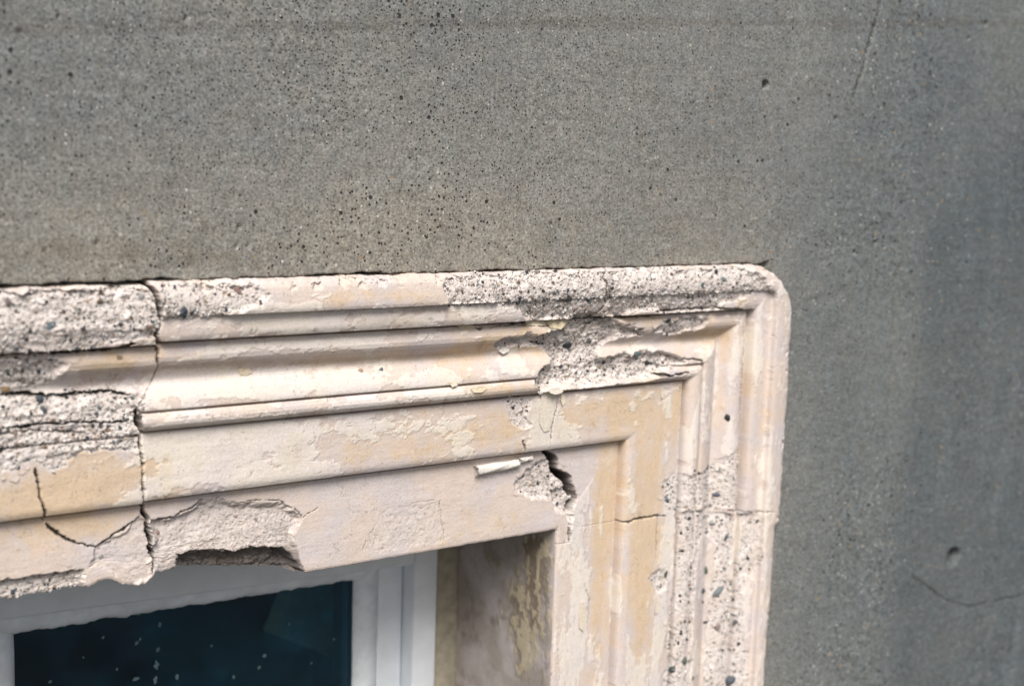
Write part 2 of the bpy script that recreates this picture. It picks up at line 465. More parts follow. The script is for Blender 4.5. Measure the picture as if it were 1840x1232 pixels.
# --- bare, broken areas: outline in the photograph, depth mm, rough mm, edge mm, how round the profile has worn, broken horizontally?
BARE = [
 ([(-700, 500), (-20, 515), (120, 511), (268, 503), (286, 530), (291, 585), (286, 606), (250, 610), (190, 615), (130, 621), (0, 634), (-700, 660)], 1.5, 1.9, 3, 1.0, 1, 1),
 ([(286, 510), (330, 505), (400, 503), (470, 512), (486, 530), (470, 550), (420, 566), (350, 576), (290, 582)], 2.0, .9, 4, .75, 0, 0.85),
 ([(-700, 660), (-20, 640), (50, 629), (100, 634), (123, 645), (122, 660), (100, 680), (60, 690), (-20, 706), (-700, 720)], 3.5, 2.6, 3, .9, 1, 1),
 ([(-700, 720), (-20, 690), (50, 697), (90, 697), (180, 690), (235, 697), (262, 708), (262, 730), (258, 760), (258, 806), (235, 808), (190, 806), (150, 816), (128, 826), (112, 838), (95, 842), (66, 836), (55, 828), (30, 838), (-20, 850), (-700, 960)], 3.0, 2.8, 5, 1.0, 1, 1),
 ([(790, 512), (805, 495), (850, 489), (1000, 484), (1090, 482), (1335, 476), (1372, 500), (1392, 526), (1352, 530), (1318, 541), (1300, 551), (1282, 557), (1150, 562), (1090, 570), (1000, 574), (935, 576), (918, 552), (880, 548), (800, 550)], 2.6, 1.7, 4, .7, 0, 0.85),
 ([(888, 618), (905, 606), (950, 597), (1000, 596), (1006, 576), (1040, 560), (1095, 562), (1112, 578), (1158, 590), (1155, 603), (1110, 610), (1090, 618), (1082, 640), (1130, 632), (1190, 628), (1225, 636), (1238, 648), (1225, 656), (1190, 664), (1176, 680), (1120, 686), (1060, 692), (1010, 698), (972, 702), (962, 690), (970, 672), (986, 645), (976, 630), (955, 624), (925, 622), (905, 626)], 9.0, 4.6, 4.5, 1.0, 0, 1),
 ([(1180, 592), (1192, 575), (1225, 569), (1262, 568), (1275, 578), (1250, 592), (1215, 601), (1190, 602)], 3.5, 2.0, 2.5, .6, 0, 0.95),
 ([(912, 712), (944, 709), (952, 724), (948, 752), (958, 764), (945, 770), (920, 758), (908, 732)], 1.0, 0.7, 1.2, .2, 0, 0.8),
 ([(272, 934), (300, 930), (345, 910), (365, 896), (400, 898), (455, 900), (500, 898), (515, 908), (545, 926), (540, 944), (528, 960), (536, 985), (548, 1030), (440, 1060), (276, 1090)], 5.5, 1.3, 6, .1, 0, 0.55),
 ([(318, 1022), (345, 1008), (420, 999), (500, 988), (522, 992), (536, 1006), (548, 1030), (440, 1070), (310, 1090)], 22, 6.0, 7, .0, 0, 0.8),
 ([(925, 872), (945, 846), (968, 828), (985, 812), (1002, 840), (1030, 875), (1032, 915), (1005, 918), (985, 903), (950, 893), (930, 890)], 3.5, 2.0, 4, .1, 0, 0.75),
 ([(990, 880), (1024, 872), (1034, 900), (1026, 960), (1016, 925), (996, 916)], 8, 3, 3, .0, 0, 0.7),
 ([(652, 992), (662, 960), (682, 922), (702, 909), (786, 899), (794, 930), (802, 972), (730, 986)], 0.3, 0.6, 2.0, 0, 0, 0.32),
 ([(172, 979), (252, 925), (262, 930), (275, 1000), (270, 1070), (230, 1090), (160, 1040)], 2.2, .7, 2.5, 0, 0, 0.25),
 ([(-700, 1150), (-20, 1062), (60, 1046), (150, 1042), (160, 1110), (-20, 1150), (-700, 1250)], 7, 2.0, 5, 0, 1, 0.8),
 ([(1188, 868), (1210, 852), (1262, 850), (1300, 818), (1328, 806), (1328, 916), (1262, 914), (1200, 922)], .9, 1.0, 2.0, .3, 0, 0.75),
 ([(1205, 916), (1262, 915), (1325, 919), (1372, 920), (1374, 1000), (1350, 1090), (1345, 1232), (1330, 1500), (1160, 1500), (1192, 1232), (1200, 1100)], 1.6, 1.1, 3.0, .6, 0, 0.9),
 ([(1163, 1040), (1195, 1020), (1203, 1030), (1198, 1060), (1178, 1062)], 1.5, 1.0, 1.5, 0, 0, 0.9),
]
KEEP = [[(1262, 950), (1290, 978), (1276, 1040), (1268, 1120), (1262, 1232), (1255, 1500), (1232, 1500), (1243, 1232), (1250, 1050), (1256, 990)],
        [(1320, 918), (1334, 918), (1330, 980), (1318, 1045), (1310, 1045), (1316, 980)],
        [(1342, 1035), (1358, 1040), (1358, 1110), (1352, 1170), (1336, 1170), (1340, 1100)],
        [(1200, 916), (1212, 920), (1210, 1010), (1204, 1090), (1196, 1090), (1198, 1000)]]
jit = fbm(X, Z, .022, 4, 21) * .0048 + fbm(X, Z, .006, 3, 22) * .0018
keep = np.full(len(X), -.02)
for L in KEEP: keep = np.maximum(keep, poly_sd(X, Z, on_stone(L), .02))
keepm = sstep(-.0006, .0006, keep + jit * .6)
feather = fbm(X, Z, .0032, 3, 23, .7) * .0013
E = np.zeros(len(X)); drop = np.zeros(len(X)); rough = np.zeros(len(X)); rnd = np.zeros(len(X)); horiz = np.zeros(len(X))
lip = np.full(len(X), -.02)
for L, dep, rgh, edge, rw, hz, bare in BARE:
    d0 = poly_sd(X, Z, on_stone(L), .02) + jit; d = d0 + feather
    lip = np.maximum(lip, d0 if bare > .6 else -.02)
    e = sstep(-.0005, .0013, d); r = sstep(0, edge * 1e-3, d0)
    E = np.maximum(E, e * bare); drop = np.maximum(drop, r * dep * 1e-3 * .9 + e * min(dep, 3) * 1e-3 * .1)
    rough = np.maximum(rough, r * rgh * 1e-3); rnd = np.maximum(rnd, r * rw); horiz = np.maximum(horiz, e * hz)
keepm = keepm * (Z < -.10)
E *= 1 - keepm; drop *= 1 - keepm; rough *= 1 - keepm * .8
h = h * (1 - rnd) + np.minimum(round_, h + .004) * rnd
shear = sstep(.004, -.012, X - fx(JA, Z, 0, 0)) * rnd
tgt = np.interp(s, [0, .006, .030, .048, .060, .075, .092, .125, .15, .25], [.0025, .0075, .0085, .002, -.008, -.014, -.0095, -.0105, -.013, -.024])
h = h * (1 - shear) + np.minimum(tgt, h + .006) * shear
gone = poly_sd(X, Z, on_stone([(975, 664), (1080, 646), (1180, 640), (1205, 664), (1176, 682), (1060, 696), (972, 704)]), .02) + jit * .5
h = np.minimum(h, np.where(gone > -.003, -.0075 - .004 * sstep(-.003, .004, gone) + sstep(.0, -.003, gone) * .02, 1))
lumps1 = cells(X + jit, Z + jit, .0065, 31); lumps2 = cells(X, Z, .0030, 35)
r1 = fbm(X, Z, .020, 6, 33, .62)
layer = fbm(X, Z * 5.0, .035, 4, 37)                     # bedding that breaks in sheets
rel = (1 - lumps1[0] * 1.25) * .45 + (1 - lumps2[0] * 1.3) * .25 + r1 * .8
rel = rel + horiz * layer * .45
pits = sstep(.20, .06, lumps2[0]) * (lumps2[2] < .22)
h = h - drop + rough * (rel - .3) - pits * np.minimum(rough * 1.3, .0018)
# scabbed edge of paint that lifts around the bare places
h = h + np.exp(-((lip + .0014) / .0012) ** 2) * .00030 * (1 - keepm) * sstep(-.1, .4, fbm(X, Z, .02, 2, 25))
# --- cracks: photo polyline, half width mm, depth mm
CRACKS = [
 ([(65, 836), (66, 850), (72, 880), (78, 905), (80, 930)], .8, 5), ([(84, 932), (90, 944), (118, 963), (140, 972), (172, 979)], .9, 4), ([(172, 979), (210, 953), (252, 924)], .7, 4),
 ([(1003, 722), (995, 750), (990, 792)], .5, 2), ([(940, 790), (943, 800), (935, 815)], .7, 4),
 ([(975, 810), (994, 824), (998, 846), (1020, 860), (1024, 876), (1034, 893), (1026, 915)], 3.3, 36), ([(1024, 915), (1022, 945), (1024, 972)], 1.5, 18),
 ([(1093, 505), (1096, 525), (1090, 545)], .7, 4), ([(950, 495), (965, 525)], .4, 2),
 ([(365, 896), (345, 912), (300, 932), (272, 938)], .6, 3), ([(400, 896), (430, 902), (470, 897), (505, 899), (515, 908), (530, 913), (540, 925), (542, 932), (556, 922), (572, 912)], .4, 2),
 ([(790, 896), (793, 930), (802, 975)], .5, .8), ([(652, 990), (658, 970)], .45, 1.0), ([(735, 904), (784, 898)], .4, .6),
 ([(815, 583), (850, 586), (862, 592), (868, 586)], .5, 3), ([(905, 578), (935, 578), (960, 580), (1010, 574)], .7, 4), ([(880, 590), (900, 585), (950, 584), (1000, 586)], .5, 2.5),
 ([(1110, 936), (1150, 930), (1196, 925)], .8, 5), ([(1260, 914), (1325, 918), (1386, 919)], .45, 2), ([(1182, 930), (1180, 975), (1178, 1010)], .4, 2),
 ([(1050, 1050), (1060, 1080), (1056, 1120)], .4, 2), ([(1385, 1065), (1398, 1085)], .6, 3),
 ([(1338, 570), (1332, 700), (1327, 890)], .7, 4),
 ([(0, 762), (60, 757), (130, 752), (200, 758), (250, 752)], 1.0, 6), ([(-20, 704), (40, 700), (90, 706), (180, 698), (240, 704)], 1.2, 6), ([(-20, 780), (60, 772), (160, 775)], .7, 3),
 ([(-20, 628), (60, 624), (130, 622), (190, 618), (245, 612)], 1.0, 6),
 ([(1180, 560), (1230, 556), (1290, 554), (1348, 556)], .9, 6), ([(1100, 570), (1140, 566), (1180, 562)], .6, 3),
 ([(1182, 672), (1210, 675), (1240, 668)], 1.0, 5), ([(1225, 646), (1245, 645), (1262, 648), (1262, 665)], .7, 3),
]
inner = np.zeros(len(X))                                  # broken faces inside the cracks: bare mortar, blackened to paint in their shade
def near(P, pad):
    return np.where((X > P[:, 0].min() - pad) & (X < P[:, 0].max() + pad) & (Z > P[:, 1].min() - pad) & (Z < P[:, 1].max() + pad))[0]
def crack(L, half, dep, seed, jitter=.0019):
    P = on_stone(L); k_ = near(P, .012)
    x, z = X[k_], Z[k_]
    d, t = line_dist(x + fbm(x, z, .009, 4, seed, .65) * jitter, z + fbm(x, z, .009, 4, seed + 50, .65) * jitter, P, .012)
    w = half * 1e-3 * (1 + .6 * fbm(x, z, .02, 3, seed + 9)) * (.35 + .65 * np.clip(np.minimum(t, 1 - t) * 6, 0, 1))
    c_ = 1 - sstep(w * .55, w * 1.25, d); ci = 1 - sstep(w * .95, w * 1.4, d)
    h[k_] -= dep * 1e-3 * c_
    inner[k_] = np.maximum(inner[k_], ci * min(1, dep / 4))
for i, (L, hw, dp) in enumerate(CRACKS): crack(L, hw, dp, 100 + i)
def joint_h(P, halves, dep, seed):
    """an open joint along a stone boundary; half width (mm) varies along it"""
    global h, inner
    d, t = line_dist(X + wob, Z, P, .012)
    w = np.interp(t, np.linspace(0, 1, len(halves)), halves) * 1e-3 * (1 + .35 * fbm(X, Z, .02, 3, seed))
    inner = np.maximum(inner, 1 - sstep(w * .9, w * 1.35, d))
    h = h - dep * 1e-3 * (1 - sstep(w * .6, w * 1.2, d))
    h = h - .0007 * (1 - sstep(w, w + .0012, d))
joint_h(JA, [.8, 1.0, 1.0, 1.2, 1.3, .5, .4, .5, 1.1, 2.6, .9, .5, .5, 1.0, 1.6, 1.6, 1.2], 18, 61)
joint_h(JB[:7], [.7, .8, .8, .3, .1, .1, .1], 6, 62)
# --- peeling top coat, ochre undercoat (surface colour and a thin step in relief)
def gauss(items):
    g_ = np.zeros(len(X))
    for (px, py, rx, ry, amp) in items:
        c, = on_stone([(px, py)]); ex, = on_stone([(px + rx, py)]); ez, = on_stone([(px, py + ry)])
        g_ += amp * np.exp(-(((X - c[0]) / max(abs(ex[0] - c[0]), 1e-3)) ** 2 + ((Z - c[1]) / max(abs(ez[1] - c[1]), 1e-3)) ** 2))
    return g_
och = gauss([(120, 870, 190, 60, 1.5), (40, 980, 120, 60, .55), (150, 640, 110, 25, .8), (330, 640, 90, 20, .6), (560, 640, 60, 20, .2), (860, 630, 150, 35, .9), (700, 530, 90, 18, .9), (600, 545, 40, 18, .6),
             (520, 800, 25, 50, .9), (610, 800, 60, 50, .55), (760, 800, 120, 50, .75), (900, 770, 80, 50, .8), (950, 600, 80, 20, .8), (1100, 740, 110, 50, 1.0), (1165, 900, 35, 170, 1.2), (1150, 1100, 30, 160, .9), (1085, 900, 22, 130, 1.3),
             (1075, 1120, 18, 160, .8), (1300, 640, 10, 120, .8), (1385, 760, 18, 90, .6), (1330, 540, 40, 12, .9), (1150, 575, 90, 12, .8), (1250, 600, 60, 25, .9), (1200, 650, 60, 18, .6), (900, 700, 80, 12, .7), (860, 930, 130, 60, .35), (300, 830, 12, 60, .5), (355, 840, 10, 60, .5),
             (1215, 740, 8, 90, .8), (1345, 750, 8, 160, .5), (160, 940, 80, 30, .35)])
wht = gauss([(380, 800, 130, 80, .9), (420, 690, 160, 25, .8), (620, 615, 160, 14, .7), (640, 690, 200, 14, .6), (680, 760, 110, 35, .5), (980, 760, 35, 50, .9), (840, 815, 30, 25, .6), (1040, 1080, 14, 160, .9), (1180, 1120, 10, 120, .5),
             (1205, 970, 8, 60, .8), (1060, 720, 40, 20, .3), (1200, 720, 15, 30, .5), (1150, 1180, 25, 60, .5), (420, 870, 100, 30, .4)])
nl = np.where(jambside, fbm(X * 3.2, Z * .8, .05, 5, 41), fbm(X * .9, Z * 1.15, .04, 5, 41))
nt = np.where(jambside, fbm(X * 2.2, Z * .6, .042, 6, 43, .6), fbm(X * .8, Z * 1.3, .042, 6, 43, .6))
fine1 = np.where(jambside, fbm(X * 1.6, Z * .7, .009, 5, 141, .65), fbm(X * .8, Z * 1.3, .009, 5, 141, .65))
brush = np.where(jambside, fbm(X * 5, Z * .35, .012, 4, 143, .6), fbm(X * .35, Z * 5, .012, 4, 143, .6))
pale_field = sstep(.168, .172, s) * (~jambside)                # the inner fascia over the window is one worn pinkish coat
patch = fbm(X, Z, .016, 4, 151, .6)
ochm = sstep(.15, 1.1, och * .85 + nl * .45 + patch * .42 + fine1 * .25)
coatv = nt * .95 + fine1 * .34 + wht * .75 - och * .30 - .08 - .9 * pale_field
coat = sstep(-.012, .02, coatv)                               # 1 where the last white coat still sticks
lav = sstep(-.35, .5, fbm(X, Z, .05, 5, 45) + .3 * fine1)
one = np.ones((len(X), 1))
under = mix(one * np.array([.70, .60, .535]), (.645, .585, .58), lav)
under = mix(under, (.69, .515, .32), ochm * .70)
under = mix(under, (.50, .34, .17), sstep(.25, .9, fine1 + .3 * nl) * ochm * .55)
top = mix(one * np.array([.79, .725, .655]), (.75, .69, .665), lav)
top = mix(top, (.72, .61, .44), ochm * .45)
col = under * (1 - coat[..., None]) + top * coat[..., None]
h = h + coat * .00038 + brush * .00005 + fine1 * .00014
col *= (1 + .06 * fine1 + .022 * brush)[..., None]
mott = fbm(X, Z, .0075, 5, 157, .66)
col = mix(col, (.56, .47, .43), sstep(.1, .8, mott) * .35)
col = mix(col, (.80, .74, .68), sstep(.15, .8, -mott) * .35)
rim = np.exp(-((coatv + .012) / .022) ** 2)                    # grime caught along the broken edge of the coat
col = mix(col, (.42, .33, .24), rim * .38 * sstep(-.15, .35, fbm(X, Z, .02, 3, 145)))
brown = sstep(.30, .80, fbm(X, Z, .022, 6, 51, .66)) * .55
col = mix(col, (.36, .27, .18), brown * (.35 + .65 * ochm))
soot = sstep(.36, .75, fbm(X, Z, .005, 4, 147, .68)) * sstep(-.1, .4, fbm(X, Z, .05, 3, 149))
col = mix(col, (.20, .17, .14), soot * .55)
hair = np.exp(-(fbm(X, Z, .030, 4, 159, .55) / .009) ** 2) * sstep(.12, .45, fbm(X, Z, .045, 3, 160))
h = h - hair * .0004
col = mix(col, (.16, .13, .10), hair * .6)
brown_bands = gauss([(360, 655, 120, 9, .7), (560, 650, 120, 8, .6), (760, 640, 120, 9, .7), (170, 655, 70, 10, .8), (1240, 605, 50, 14, .8), (700, 580, 90, 8, .5), (480, 580, 60, 8, .4), (1000, 520, 60, 10, .4)])  # brown bands along the ogee and the fillet
col = mix(col, (.36, .28, .18), sstep(.1, .8, brown_bands + .35 * fine1) * .55)
# the bare mortar: pale with dark, brown and bluish aggregate
mn = fbm(X, Z, .009, 5, 53, .62)
mort = mix(one * np.array([.64, .575, .545]), (.78, .73, .70), sstep(-.45, .45, mn))
jm = (Z < -.14) & (X > .22)
mort = mix(mort, (.68, .595, .54), (.35 + .4 * jm) * sstep(-.2, .6, fbm(X, Z, .03, 3, 54)))
lich_and_shade = gauss([(960, 560, 70, 22, .9), (1060, 570, 60, 35, .9), (1000, 630, 50, 20, .5), (1150, 540, 90, 18, .6), (1250, 530, 40, 14, .7), (830, 530, 40, 18, .6), (120, 590, 90, 14, .6), (60, 680, 60, 14, .8), (520, 960, 30, 50, .6), (430, 1034, 110, 20, 3.0), (510, 1018, 40, 20, 2.4), (440, 970, 110, 14, .5), (40, 1062, 70, 10, .9), (390, 960, 20, 20, .4), (470, 900, 60, 10, .7), (960, 860, 26, 22, 1.0), (1220, 590, 30, 10, .7), (150, 735, 90, 20, .5)])  # lichen patches; the strongest spots carry the painted shade of the hollow
lichm = sstep(.10, .5, lich_and_shade * .6 + fbm(X, Z, .006, 5, 55, .65) * .6 - .12) * sstep(.08, .4, lich_and_shade)
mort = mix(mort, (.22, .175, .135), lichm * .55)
hollow_shade = sstep(1.0, 1.6, lich_and_shade + .5 * fbm(X, Z, .008, 4, 155))            # shade of the hollow in the break, painted as near-black mortar
mort = mix(mort, (.032, .028, .024), hollow_shade * .93)
for sz, frac, seed, rad in ((.0017, .07, 171, .44), (.0023, .075, 71, .42), (.0036, .07, 75, .34), (.0070, .035, 79, .30)):
    f1, f2, cid = cells(X + jit * .5 + feather, Z - jit * .5, sz, seed)
    m = (cid < frac) * sstep(rad, rad * .6, f1) * .9
    pc = np.where((cid < frac * .5)[..., None], np.array([.075, .085, .095]), np.where((cid < frac * .8)[..., None], np.array([.20, .13, .09]), np.array([.27, .28, .27])))
    mort = mort * (1 - m[..., None]) + pc * m[..., None]
    h = h - m * E * .0006
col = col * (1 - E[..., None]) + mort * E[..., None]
col = mix(col, (.050, .044, .038), inner * .95)

# --- lost lower edge over the window
nomX = lambda px, py, hh: at(px, py, -hh)[0]
BOT = [(-400, 24), (-40, 21), (30, 19), (110, 19), (150, 20), (200, 22), (232, 16), (262, 14), (272, 18), (281, 21), (300, 19), (350, 16), (430, 10), (500, 5), (546, 0), (700, 0), (1000, 0)]
bx = np.array([on_stone([(p, 1000)])[0, 0] for p, q in BOT]); bz = np.array([q for p, q in BOT]) * 1e-3
raise_ = np.interp(X, bx, bz) * (1 + .0) + (fbm(X, Z * 0, .02, 4, 57) * .0028 + np.abs(fbm(X, Z * 0, .006, 3, 58)) * .0012) * (np.interp(X, bx, bz) > .001)
wz = sstep(.200, .250, s) * lintel
Zs = Z + raise_ * wz + np.where(lintel, sstep(.246, .25, s) * fbm(X, Z * 0, .012, 4, 59) * .0006, 0)
# the left stone has dropped and sits back a little
left = stone_id == 0
Zs = np.where(left, Zs - .0022, Zs); h = np.where(left, h - .0012, h)
# chipped outer arrises; the lower jamb stone has lost its outer edge
chipn = fbm(X, Z, .013, 5, 161, .62)
chip = sstep(.12, .5, chipn + .25 * fbm(X, Z, .07, 3, 163)) * sstep(.012, .001, s)
h = h - chip * .0065
step_in = sstep(-.218, -.226, Z + .004 * chipn) * .0065 + sstep(-.30, -.33, Z) * .002
ZX = jambside * sstep(.030, .0, s)
X = X - ZX * (step_in + np.maximum(0, fbm(X * 0 + 3, Z, .03, 4, 165)) * .0022 + np.maximum(0, fbm(X * 0, Z, .008, 3, 166)) * .0012)
Zs = Zs + sstep(.006, 0, s) * (~jambside) * (fbm(X, Z * 0, .03, 5, 63, .62) * .0018 - .0006)
V = np.stack([X, -h, Zs], -1).reshape(-1, 3)
colf, Ef = col.reshape(-1, 3), E.ravel()
sid_f = stone_id[Qall[:, 2]]

surround = tag(empty('window_surround', (XO, 0, ZO)), 'cracked moulded stone window surround with peeling cream and ochre paint', 'window surround', None, 'thing')
surround.location = (0, 0, 0)
NAMES = [('lintel_stone', 'broken left lintel stone with coarse bare mortar and ochre paint below'),
         ('lintel_stone', 'middle lintel stone with crisp painted mouldings and a broken lower edge'),
         ('corner_stone', 'rounded corner stone with mitred mouldings and rubble patch'),
         ('jamb_stone', 'lower jamb stone with vertical bands of bare speckled aggregate')]
stones = []
rng = np.random.default_rng(4)
ICO_V = np.array([(0, 0, 1), (.89, 0, .45), (.28, .85, .45), (-.72, .53, .45), (-.72, -.53, .45), (.28, -.85, .45), (.72, .53, -.45), (-.28, .85, -.45), (-.89, 0, -.45), (-.28, -.85, -.45), (.72, -.53, -.45), (0, 0, -1)])
ICO_F = np.array([(0, 1, 2), (0, 2, 3), (0, 3, 4), (0, 4, 5), (0, 5, 1), (1, 6, 2), (2, 7, 3), (3, 8, 4), (4, 9, 5), (5, 10, 1), (2, 6, 7), (3, 7, 8), (4, 8, 9), (5, 9, 10), (1, 10, 6), (7, 6, 11), (8, 7, 11), (9, 8, 11), (10, 9, 11), (6, 10, 11)])
GRITC = np.array([(.62, .58, .55), (.70, .67, .64), (.055, .065, .08), (.045, .045, .05), (.17, .11, .07), (.30, .29, .27), (.40, .34, .28), (.12, .15, .16)])
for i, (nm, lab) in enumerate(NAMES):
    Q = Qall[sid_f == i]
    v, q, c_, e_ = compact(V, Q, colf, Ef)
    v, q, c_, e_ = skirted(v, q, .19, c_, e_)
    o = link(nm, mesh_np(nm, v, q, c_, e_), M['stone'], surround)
    o['label'] = lab
    stones.append(o)
    # loose grit standing out of the bare mortar (too fine to pick apart)
    inside = np.unique(Q); w = (Ef[inside] > .7) & (hollow_shade[inside] < .15) & (V[inside, 0] > -.36) & (V[inside, 2] > -.46)
    cand = inside[w]
    n = min(len(cand) // 22, 4800)
    pick = rng.choice(cand, n, replace=False)
    rad = (.00045 + .0014 * rng.random(n) ** 2.6)
    ang = rng.random((n, 3)) * 6.28
    sq = .55 + .75 * rng.random((n, 1, 3)); jt = 1 + .35 * (rng.random((n, 12, 1)) - .5)
    ca, sa = np.cos(ang[:, 0]), np.sin(ang[:, 0])
    base = ICO_V[None] * sq * jt
    bx_, bz_ = base[..., 0] * ca[:, None] - base[..., 2] * sa[:, None], base[..., 0] * sa[:, None] + base[..., 2] * ca[:, None]
    base = np.stack([bx_, base[..., 1], bz_], -1) * rad[:, None, None] + V[pick][:, None, :]
    tri = (ICO_F[None] + 12 * np.arange(n)[:, None, None]).reshape(-1, 3)
    gc = GRITC[rng.choice(8, n, p=[.34, .28, .08, .06, .07, .06, .07, .04])] * (.85 + .3 * rng.random((n, 1)))
    go = link('grit', mesh_np('grit', base.reshape(-1, 3), None, np.repeat(gc, 12, 0), None, False, tri), M['grit'], o)
    go['kind'] = 'stuff'

# ------------------------------------------------------------------ pebbles set in the mortar
fineX = (V[:, 0] > -.36)
pv = V - CAM
zz = pv @ AX_F
PXY = np.stack([CX + F_PX * (pv @ AX_R) / zz, CY - F_PX * (pv @ AX_U) / zz], 1)
def surf(px, py):
    d = np.hypot(PXY[:, 0] - px, PXY[:, 1] - py)
    near = np.where(d < d.min() + 1.5)[0]
    j = near[np.argmin(zz[near])]
    return V[j], int(stone_id[j])
def pebble(px, py, size_px, colr, asp=1.0, rot=0.0, proud=.10, name='aggregate_pebble'):
    p, sid = surf(px, py)
    r = size_px / F_PX * np.linalg.norm(p - CAM) / 2 * (1.1 if py < 800 else .86)
    R_ = random.Random(int(px * 31 + py))
    bm = bmesh.new(); bmesh.ops.create_icosphere(bm, subdivisions=2, radius=1.0)
    dirs = [Vector((R_.uniform(-1, 1), R_.uniform(-1, 1), R_.uniform(-1, 1))).normalized() for _ in range(7)]
    for v in bm.verts:
        k_ = 1.0
        for d_ in dirs:                                    # chop facets so it reads as a broken stone
            q_ = v.co.dot(d_)
            if q_ > .58: k_ = min(k_, .58 / q_)
        v.co *= k_
        v.co = Vector((v.co.x * r * asp * 1.1, v.co.y * r * .8, v.co.z * r * 1.1 / asp ** .5))
        c, s_ = math.cos(rot), math.sin(rot)
        v.co = Vector((v.co.x * c - v.co.z * s_, v.co.y, v.co.x * s_ + v.co.z * c))
    me = bpy.data.meshes.new(name); bm.to_mesh(me); bm.free()
    a = me.attributes.new('Col', 'FLOAT_COLOR', 'POINT')
    a.data.foreach_set('color', np.tile(np.array([*(np.array(colr) * .65 + np.mean(colr) * .30), 1], np.float32), len(me.vertices)))
    o = link(name, me, M['pebble'], stones[sid])
    o.location = (p[0], p[1] - r * .8 * (proud - .45), p[2])
BL, BK, BR, GN, RD, GY = (.075, .10, .135), (.035, .037, .042), (.17, .10, .055), (.13, .17, .13), (.30, .17, .12), (.30, .30, .30)
for a in [(330, 561, 22, BL, .9, .6), (95, 585, 17, (.09, .14, .17), 1.1, .2), (15, 545, 14, (.2, .16, .15), .8, 0), (185, 527, 10, BR, 1.0, 0), (255, 532, 13, GY, 1.6, .1), (70, 718, 15, BL, .8, .6), (82, 737, 14, BL, .7, .9),
          (10, 700, 16, (.36, .2, .06), 1.2, .2), (120, 715, 12, BK, 1.1, 0), (28, 777, 10, (.32, .2, .14), .9, 0), (430, 525, 14, (.34, .2, .17), 1.7, -.6), (400, 515, 9, BR, 1.3, 0), (157, 540, 8, (.42, .25, .12), 1, 0),
          (686, 663, 11, (.16, .19, .23), 1, 0), (650, 667, 10, (.5, .3, .2), 1.0, .3), (1022, 538, 15, BK, 1.3, .2), (1000, 487, 9, BK, 1.6, 0), (1287, 488, 10, BK, 1, 0), (1266, 511, 12, (.08, .14, .14), 1.1, 0), (1303, 500, 10, (.2, .26, .28), 1.2, 0), (1145, 636, 14, (.09, .14, .14), 1, .4),
          (1165, 652, 13, BK, 1.5, -.2), (1085, 650, 9, BK, 1, 0), (1020, 620, 16, BK, 1.3, .3), (1060, 612, 12, (.1, .1, .1), 1, 0), (425, 928, 14, (.42, .30, .25), 1, 0), (285, 955, 10, (.3, .17, .13), 1, 0), (183, 1000, 11, GY, 1.3, .3),
          (1306, 749, 15, BK, .7, .2), (1271, 1026, 22, GN, .9, .2), (1230, 1187, 20, (.11, .14, .12), 1, .3), (1208, 1200, 17, (.06, .09, .10), .8, .1), (1316, 1224, 24, BL, 1.1, .2), (1246, 1218, 13, (.13, .14, .09), 1.1, 0), (1264, 1061, 15, BL, 1.2, .3), (1297, 1057, 22, (.18, .22, .24), 1.9, .6),
          (1305, 965, 16, (.12, .15, .18), .6, -.4), (1229, 989, 12, BK, 1.1, 0), (1333, 1022, 12, (.07, .12, .13), 1.1, 0), (1281, 940, 16, (.28, .31, .30), 1.2, 0), (1314, 930, 11, (.25, .15, .12), .8, 0), (1290, 889, 17, (.10, .12, .18), 1.5, .1), (1200, 898, 14, (.13, .18, .2), .9, .3),
          (1250, 845, 8, BK, 1, 0), (1268, 1118, 10, BK, 1.4, 0), (1292, 1127, 15, (.3, .22, .2), 1.3, .6), (1324, 1118, 14, (.1, .11, .11), 1.2, .5), (1226, 1135, 12, BK, 1, 0), (1219, 1157, 12, BK, .7, .3), (1264, 1081, 12, BR, 1.3, 0), (1330, 1158, 10, BK, 1.2, .4), (1226, 958, 9, BK, 1, 0),
          (1197, 1030, 16, (.10, .09, .06), .6, 0), (1188, 1052, 13, (.12, .15, .14), .8, .3), (1345, 1002, 10, BK, 1.2, 0), (1361, 938, 9, (.12, .12, .13), 1, 0), (1316, 1078, 9, BK, 1, 0), (1302, 1020, 13, (.2, .22, .23), .8, .5), (1372, 1000, 8, (.25, .25, .25), 1, 0), (1240, 930, 9, BK, 1, 0)]:
    pebble(*a)

